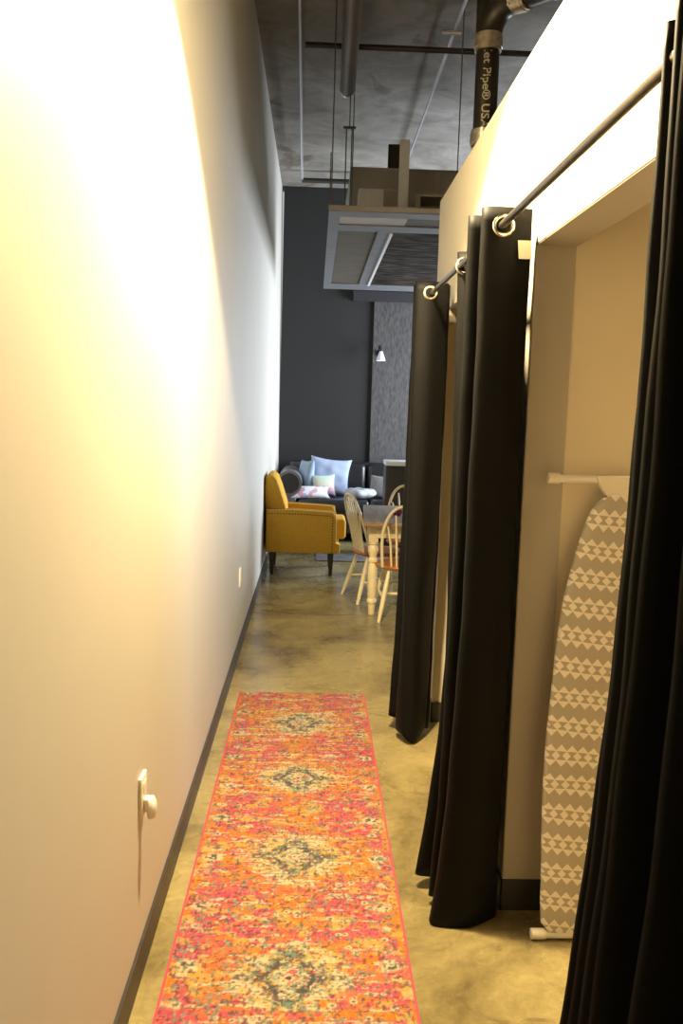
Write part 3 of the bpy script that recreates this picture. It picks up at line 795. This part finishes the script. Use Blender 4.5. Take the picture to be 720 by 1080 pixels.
# folded throw: a soft flattened heap
bm = bmesh.new(); bmesh.ops.create_icosphere(bm, subdivisions=4, radius=1)
for v_ in bm.verts:
    c = v_.co; a = math.atan2(c.y, c.x)
    k = 1 + .07 * math.sin(3 * a + 1) + .04 * math.sin(7 * a)
    z = c.z * .065 if c.z < 0 else c.z * .075 * (1 - .35 * math.exp(-((c.x) ** 2 + (c.y) ** 2) * 3)) + .01 * math.sin(9 * c.x + 4 * c.y) * c.z
    v_.co = Vector((c.x * .185 * k, c.y * .17 * k, z))
bm.verts.index_update()
o = MB().add([v_.co[:] for v_ in bm.verts], [[v_.index for v_ in q.verts] for q in bm.faces]).build('folded_throw', MT['blanket']); bm.free()
o.location = (.545, 10.36, .553); tag(o, 'pale grey folded throw heaped on the sofa seat between pillows', 'blanket')

# dark cabinet with a white top, right of the sofa
cb = thing('side_cabinet', (1.06, 9.50, 0), 'dark brown side cabinet with a white top in front of the sofa end', 'cabinet')
MB().rbox(-.30, .30, -.17, .17, .06, .950, .008, 2).build('cabinet_body', MT['cabinet'], cb, True, 30)
MB().rbox(-.305, .31, -.18, .18, .950, .995, .006, 2).build('cabinet_top', MT['cabtop'], cb, True, 30)
for x in (-.145, .145):
    d = MB().rbox(x - .14, x + .14, -.184, -.168, .10, .92, .004, 2).build('door', MT['cabinet'], cb, True, 30)
    MB().tube([(x + (.11 if x < 0 else -.11), -.20, .50), (x + (.11 if x < 0 else -.11), -.20, .60)], .006, 8).tube([(x + (.11 if x < 0 else -.11), -.20, .55), (x + (.11 if x < 0 else -.11), -.18, .55)], .004, 8).build('handle', MT['black'], d)
for x in (-.25, .25):
    for y in (-.13, .13): MB().lathe([(.016, 0), (.02, .065)], 10, Matrix.Translation((x, y, 0))).build('foot', MT['cabinet'], cb)
# flat grey area rug under the table end
rg = MB().rbox(.05, 2.2, 8.86, 9.30, 0, .012, .004, 2).build('area_rug', MT['greyrug']); tag(rg, 'flat grey area rug on the floor in front of the sofa', 'rug')
# woven panel and small sconce on the back wall
pn = MB().box(.705, 2.0, YB - .035, YB, .0, 2.85).build('wall_panel', MT['panel'], None, False); tag(pn, 'tall grey woven textured panel on the charcoal back wall', 'wall panel')
sn = thing('wall_sconce', (.775, YB - .035, 2.22), 'small black gooseneck wall sconce with a white shade on the grey panel', 'wall lamp')
MB().lathe([(.035, 0), (.035, .012), (.02, .018)], 16, Matrix.Rotation(PI / 2, 4, 'X')).build('back_plate', MT['black'], sn)
MB().tube([(0, -.01, 0), (0, -.06, .06), (0, -.12, .085), (.01, -.17, .06), (.015, -.185, .0)], .009, 10).build('gooseneck', MT['black'], sn)
MB().lathe([(.018, .015), (.024, 0), (.045, -.06), (.058, -.10), (.05, -.10), (.03, -.05), (.012, .0)], 18, Matrix.Translation((.017, -.187, 0))).build('lamp_shade', MT['pale'], sn)

# ------------------------------------------------------------------ things under the ceiling
hd = thing('suspended_hood', (.06, 5.95, 2.8), 'metal framed hood with brown filter pads hung on rods below the concrete ceiling', 'hood')
HW, HL = 2.0, 3.85
fr = MB()
fr.box(0, .075, 0, HL, 0, .03).box(HW - .075, HW, 0, HL, 0, .03)                    # long rails
fr.box(.075, HW - .075, 0, .16, 0, .03).box(.075, HW - .075, HL - .42, HL, 0, .03)
fr.box(.075, HW - .075, .44, .64, 0, .026)
fr.box(.36, .448, .64, HL - .42, 0, .026)
fr.build('frame', MT['steel'], hd, False)
MB().box(.002, HW - .002, .002, HL - .002, .0305, .036).build('top_sheet', MT['beige'], hd, False)
MB().box(.075, .36, .64, HL - .42, .010, .029).build('filter_pad', MT['filter'], hd, False)
MB().box(.53, HW - .075, .16, .44, .010, .029).build('filter_pad', MT['filter'], hd, False)
MB().box(.075, .53, .16, .44, .010, .029).build('blank_panel', MT['beige'], hd, False)
MB().box(.47, HW - .075, .64, HL - .42, .012, .029).build('ribbed_liner', MT['mesh'], hd, False)
MB().box(.449, .468, .64, HL - .42, -.012, .029).build('light_strip', MT['cabtop'], hd, False)
MB().rbox(-.004, HW + .004, -.012, 0, .006, .038, .003, 2).build('front_lip', MT['beige'], hd, False)
HZ = 2.8385
dk = thing('air_duct_box', (.235, 6.9, HZ), 'large beige sheet metal duct box sitting on top of the hood', 'duct')
MB().rbox(0, 1.7, 0, 1.6, .0, .474, .008, 2).build('casing', MT['beige'], dk, True, 30)
MB().box(-.012, 1.712, -.012, 1.61, .469, .484).build('top_flange', MT['beige'], dk, False)
MB().box(.27, .39, .09, 0.13, .484, .684).build('damper_flag', MT['filter'], dk, False)
MB().box(.62, .66, -.012, .0, .0, .468).build('seam_strip', MT['beige'], dk, False)
jb = thing('metal_box', (.27, 6.5, HZ), 'pale square metal box standing at the front of the hood', 'box')
MB().rbox(0, .275, 0, .20, 0, .240, .005, 2).build('casing', MT['whitebox'], jb, True, 30)
MB().box(.175, .277, -.004, .0, .004, .235).build('side_cover', MT['beige'], jb, False)
ps = MB().rbox(.527, .592, 6.22, 6.26, HZ, 3.34, .005, 2).build('hanger_post', MT['whitebox'], None, True, 30); tag(ps, 'upright pale metal hanger post at the front edge of the hood', 'post')
ob = thing('open_metal_box', (.655, 6.3, HZ), 'low open beige metal box on the hood beside the hanger post', 'box')
bx = MB().box(0, .03, 0, .3, 0, .155).box(.5, .53, 0, .3, 0, .155).box(.03, .5, .28, .3, 0, .155).box(0, .53, 0, .3, .155, .17).box(.03, .5, .0, .28, 0, .012)
bx.build('casing', MT['beige'], ob, False)

def simple_tube(name, pts, r, m, label, cat, group=None, n=12):
    p0 = Vector(pts[0])
    o = MB().tube(pts, r, n).build(name, m, None, True, 40, origin=tuple(p0))
    return tag(o, label, cat, group)
GR = 'thin threaded rods holding the hood'
for (x, y, zt, lb_) in ((.068, 6.45, 3.30, 'short rusty threaded rod at the left front corner of the hood'),
                   (.073, 6.02, CZ, 'full height threaded rod just right of the short one at the hood corner'),
                   (.232, 6.86, CZ, 'threaded rod running down beside the duct box edge'),
                   (.915, 6.2, CZ, 'threaded rod beside the shiny diagonal conduit, right of the hanger post')):
    simple_tube('threaded_rod', [(x, y, zt), (x, y, HZ)], .004, MT['rodthin'], lb_, 'rod', GR, 8)
tz = thing('trapeze_hanger', (.19, 6.75, 3.55), 'small trapeze hanger with two thin rods left of the duct box', 'hanger')
MB().box(-.035, .055, -.012, .012, 0, .014).build('cross_bar', MT['rodthin'], tz, False)
for x in (-.012, .028): MB().tube([(x, 0, .0), (x, 0, -.712)], .0045, 8).build('rod', MT['rodthin'], tz)
MB().tube([(0.01, 0, .012), (.01, 0, CZ - 3.55)], .004, 8).build('rod', MT['rodthin'], tz)

simple_tube('conduit_pipe', [(-.150, 3.5, 4.10), (-.162, 6.0, 4.10), (-.208, 10.42, 4.10), (-.208, 10.50, 4.10)], .011, MT['conduit'], 'shiny steel conduit running along the ceiling beside the left wall', 'pipe')
cp_ = simple_tube('cross_pipe', [(-.214, 10.53, 4.09), (1.9, 10.50, 4.09)], .028, MT['dark_pipe'], 'dark crosswise pipe near the back wall just under the ceiling', 'pipe')
simple_tube('sprinkler_pipe', [(-.13, 6.50, 4.02), (2.6, 6.50, 4.02)], .020, MT['dark_pipe'], 'dark crosswise sprinkler pipe under the ceiling above the hood', 'pipe')
cd_ = simple_tube('conduit_pipe', [(.885, 5.0, 4.12), (.887, 6.35, 4.12), (.898, 9.45, 4.12)], .011, MT['conduit'], 'bright conduit running away along the ceiling above the hood to its right', 'pipe')
MB().tube([(-.085, 1.40, -.02), (.045, 1.40, -.02)], .017, 12).build('pipe_clamp', MT['conduit'], cd_)
for x in (.55, 1.6): MB().tube([(x, 0, .02), (x, 0, CZ - 4.09)], .006, 8).build('hanger_rod', MT['rodthin'], cp_)
dp = thing('insulated_pipe', (.18, 6.84, 3.85), 'fat grey pipe ending in mid air below the ceiling over the corridor', 'pipe')
MB().tube([(0, 0, 0), (-.045, -3.2, .0)], .055, 20).build('pipe_body', MT['duct'], dp)
MB().tube([(0, .012, 0), (0, -.03, 0)], .059, 20).build('end_ring', MT['conduit'], dp)
for y in (-.6, -2.4): MB().tube([(-.045 * (-y / 3.2), y, .05), (-.045 * (-y / 3.2), y, CZ - 3.85)], .006, 8).build('hanger_rod', MT['rodthin'], dp)

# black cast iron drain pipe rising behind the partition
pp = thing('drain_pipe', (.787, 4.50, 0), 'black cast iron drain pipe with steel band couplings rising behind the partition', 'pipe')
PR = .056
path = [(0, 0, 0), (0, 0, 2.0), (0, 0, 3.28)]
MB().tube(path, PR, 28).build('riser', MT['castiron'], pp)
D = Vector((.66, -.75, 0)).normalized()
tee = MB().tube([(0, 0, 3.275), (0, 0, 3.85)], PR + .007, 28)
el = []
Rb = .13
for i in range(0, 13):
    a = PI / 2 * i / 12
    el.append(Vector((0, 0, 3.33)) + D * (Rb * (1 - math.cos(a))) + Vector((0, 0, Rb * math.sin(a))))
el.append(el[-1] + D * .03)
tee.tube(el, PR + .007, 28)
tee.build('sanitary_tee', MT['castiron'], pp)
MB().tube([(0, 0, 3.84), (0, 0, CZ)], PR, 28).build('riser', MT['castiron'], pp)
e0 = el[-1]
MB().tube([e0 - D * .01, e0 + D * 1.6], PR, 28).build('branch', MT['castiron'], pp)
def band(c, d, L_):
    c = Vector(c); d = Vector(d)
    b_ = MB().tube([c - d * L_ / 2, c - d * L_ * .32, c - d * L_ * .30, c + d * L_ * .30, c + d * L_ * .32, c + d * L_ / 2], [PR + .009, PR + .009, PR + .012, PR + .012, PR + .009, PR + .009], 28)
    s_ = d.orthogonal().normalized()
    for k in (-.36, .36): b_.tube([c + d * L_ * k - s_ * .0, c + d * L_ * k + s_ * (PR + .022)], .007, 8)
    b_.build('band_coupling', MT['band'], pp, True, 30)
band((0, 0, 3.30), (0, 0, 1), .075); band((0, 0, 2.86), (0, 0, 1), .075)
band(e0 + D * .02, D, .075); band(e0 + D * .235, D, .075)
# lettering wrapped round the riser, reading downwards
def letters(txt, size):
    cu = bpy.data.curves.new('t', 'FONT'); cu.body = txt; cu.size = size; cu.resolution_u = 3; cu.offset = .0006
    to = bpy.data.objects.new('t', cu); COL.objects.link(to)
    dg = bpy.context.evaluated_depsgraph_get(); me = bpy.data.meshes.new_from_object(to.evaluated_get(dg))
    vv = [v_.co.copy() for v_ in me.vertices]; ff = [tuple(q.vertices) for q in me.polygons]
    bpy.data.objects.remove(to); bpy.data.curves.remove(cu); bpy.data.meshes.remove(me)
    return vv, ff
vv, ff = letters('let Pipe\u00ae USA', .054)
w_ = max(v_.x for v_ in vv); kx = .36 / w_
R2 = PR + .0012
def wrap(p):
    a = -PI / 2 - .17 + (p.y - .018) / R2 * 1.0      # angle round the pipe; the letters' up side faces right
    return (R2 * math.cos(a), R2 * math.sin(a), 3.255 - p.x * kx)
MB().add([wrap(v_) for v_ in vv], ff).build('lettering', MT['letter'], pp, False)
# small six-sided cast mark on the branch
mk = MB(); c0 = e0 + D * .125
sd = Vector((D.y, -D.x, 0)).normalized()
if sd.y > 0: sd = -sd
for i in range(6):
    a0 = 2 * PI * i / 6 + .2; a1 = a0 + .8
    pts = []
    for a in (a0, (a0 + a1) / 2, a1):
        off = .020
        h = math.sin(a) * off / PR - .35
        pts.append(c0 + D * (math.cos(a) * off) + (sd * math.cos(h) + Vector((0, 0, 1)) * math.sin(h)) * (PR + .001))
    mk.tube(pts, .0035, 6)
mk.build('cast_mark', MT['letter'], pp)

# ------------------------------------------------------------------ light
def spot(name, loc, rot, power, col, size, blend, rad):
    d = bpy.data.lights.new(name, 'SPOT'); d.energy = power; d.color = col; d.spot_size = size; d.spot_blend = blend; d.shadow_soft_size = rad
    o = bpy.data.objects.new(name, d); COL.objects.link(o); o.location = loc; o.rotation_euler = rot; return o
WARM = (1.0, .78, .45)
spot('corridor_lamp', (.03, 2.66, 3.0), (0, 0, 0), 800, WARM, math.radians(124), .17, .05)
aim = Vector((.62, 2.9, 1.9)) - Vector((-.40, 2.62, 3.3))
spot('added_wall_fill', (-.40, 2.62, 3.3), aim.to_track_quat('-Z', 'Y').to_euler(), 170, WARM, math.radians(135), 1.0, .06)  # unseen spot added to brighten the right wall with a soft gradient
spot('added_ceiling_glow', (.28, 4.55, 3.35), (PI, 0, 0), 16, WARM, math.radians(125), 1.0, .06)  # unseen spot added for the warm glow on the ceiling
d = bpy.data.lights.new('window_daylight', 'AREA'); d.shape = 'RECTANGLE'; d.size = 1.7; d.size_y = 2.2; d.energy = 400; d.color = (.80, .89, 1.0)
o = bpy.data.objects.new('window_daylight', d); COL.objects.link(o); o.location = (3.45, 9.95, 1.6); o.rotation_euler = Euler((PI / 2, 0, PI / 2), 'XYZ')
w = bpy.data.worlds.new('World'); SC.world = w; w.use_nodes = True
w.node_tree.nodes['Background'].inputs[0].default_value = (.92, .95, 1.0, 1); w.node_tree.nodes['Background'].inputs[1].default_value = .6

# ------------------------------------------------------------------ camera
cam = bpy.data.cameras.new('Camera'); co = bpy.data.objects.new('Camera', cam); COL.objects.link(co); SC.camera = co
cam.sensor_fit = 'VERTICAL'; cam.sensor_height = 36; cam.lens = 942.2 * 36 / 1080; cam.clip_start = .05
r_ = Vector((.99913724, -.02953849, .02919342)); u_ = Vector((-.02551683, .11798603, .99268736)); f_ = Vector((.0327669, .99257583, -.1171305))
co.matrix_world = Matrix(((r_.x, u_.x, -f_.x, 0), (r_.y, u_.y, -f_.y, 0), (r_.z, u_.z, -f_.z, 1.55), (0, 0, 0, 1)))
SC.view_settings.view_transform = 'Standard'; SC.view_settings.look = 'None'; SC.view_settings.exposure = 0.0; SC.view_settings.gamma = 1
SC.view_settings.use_curve_mapping = False
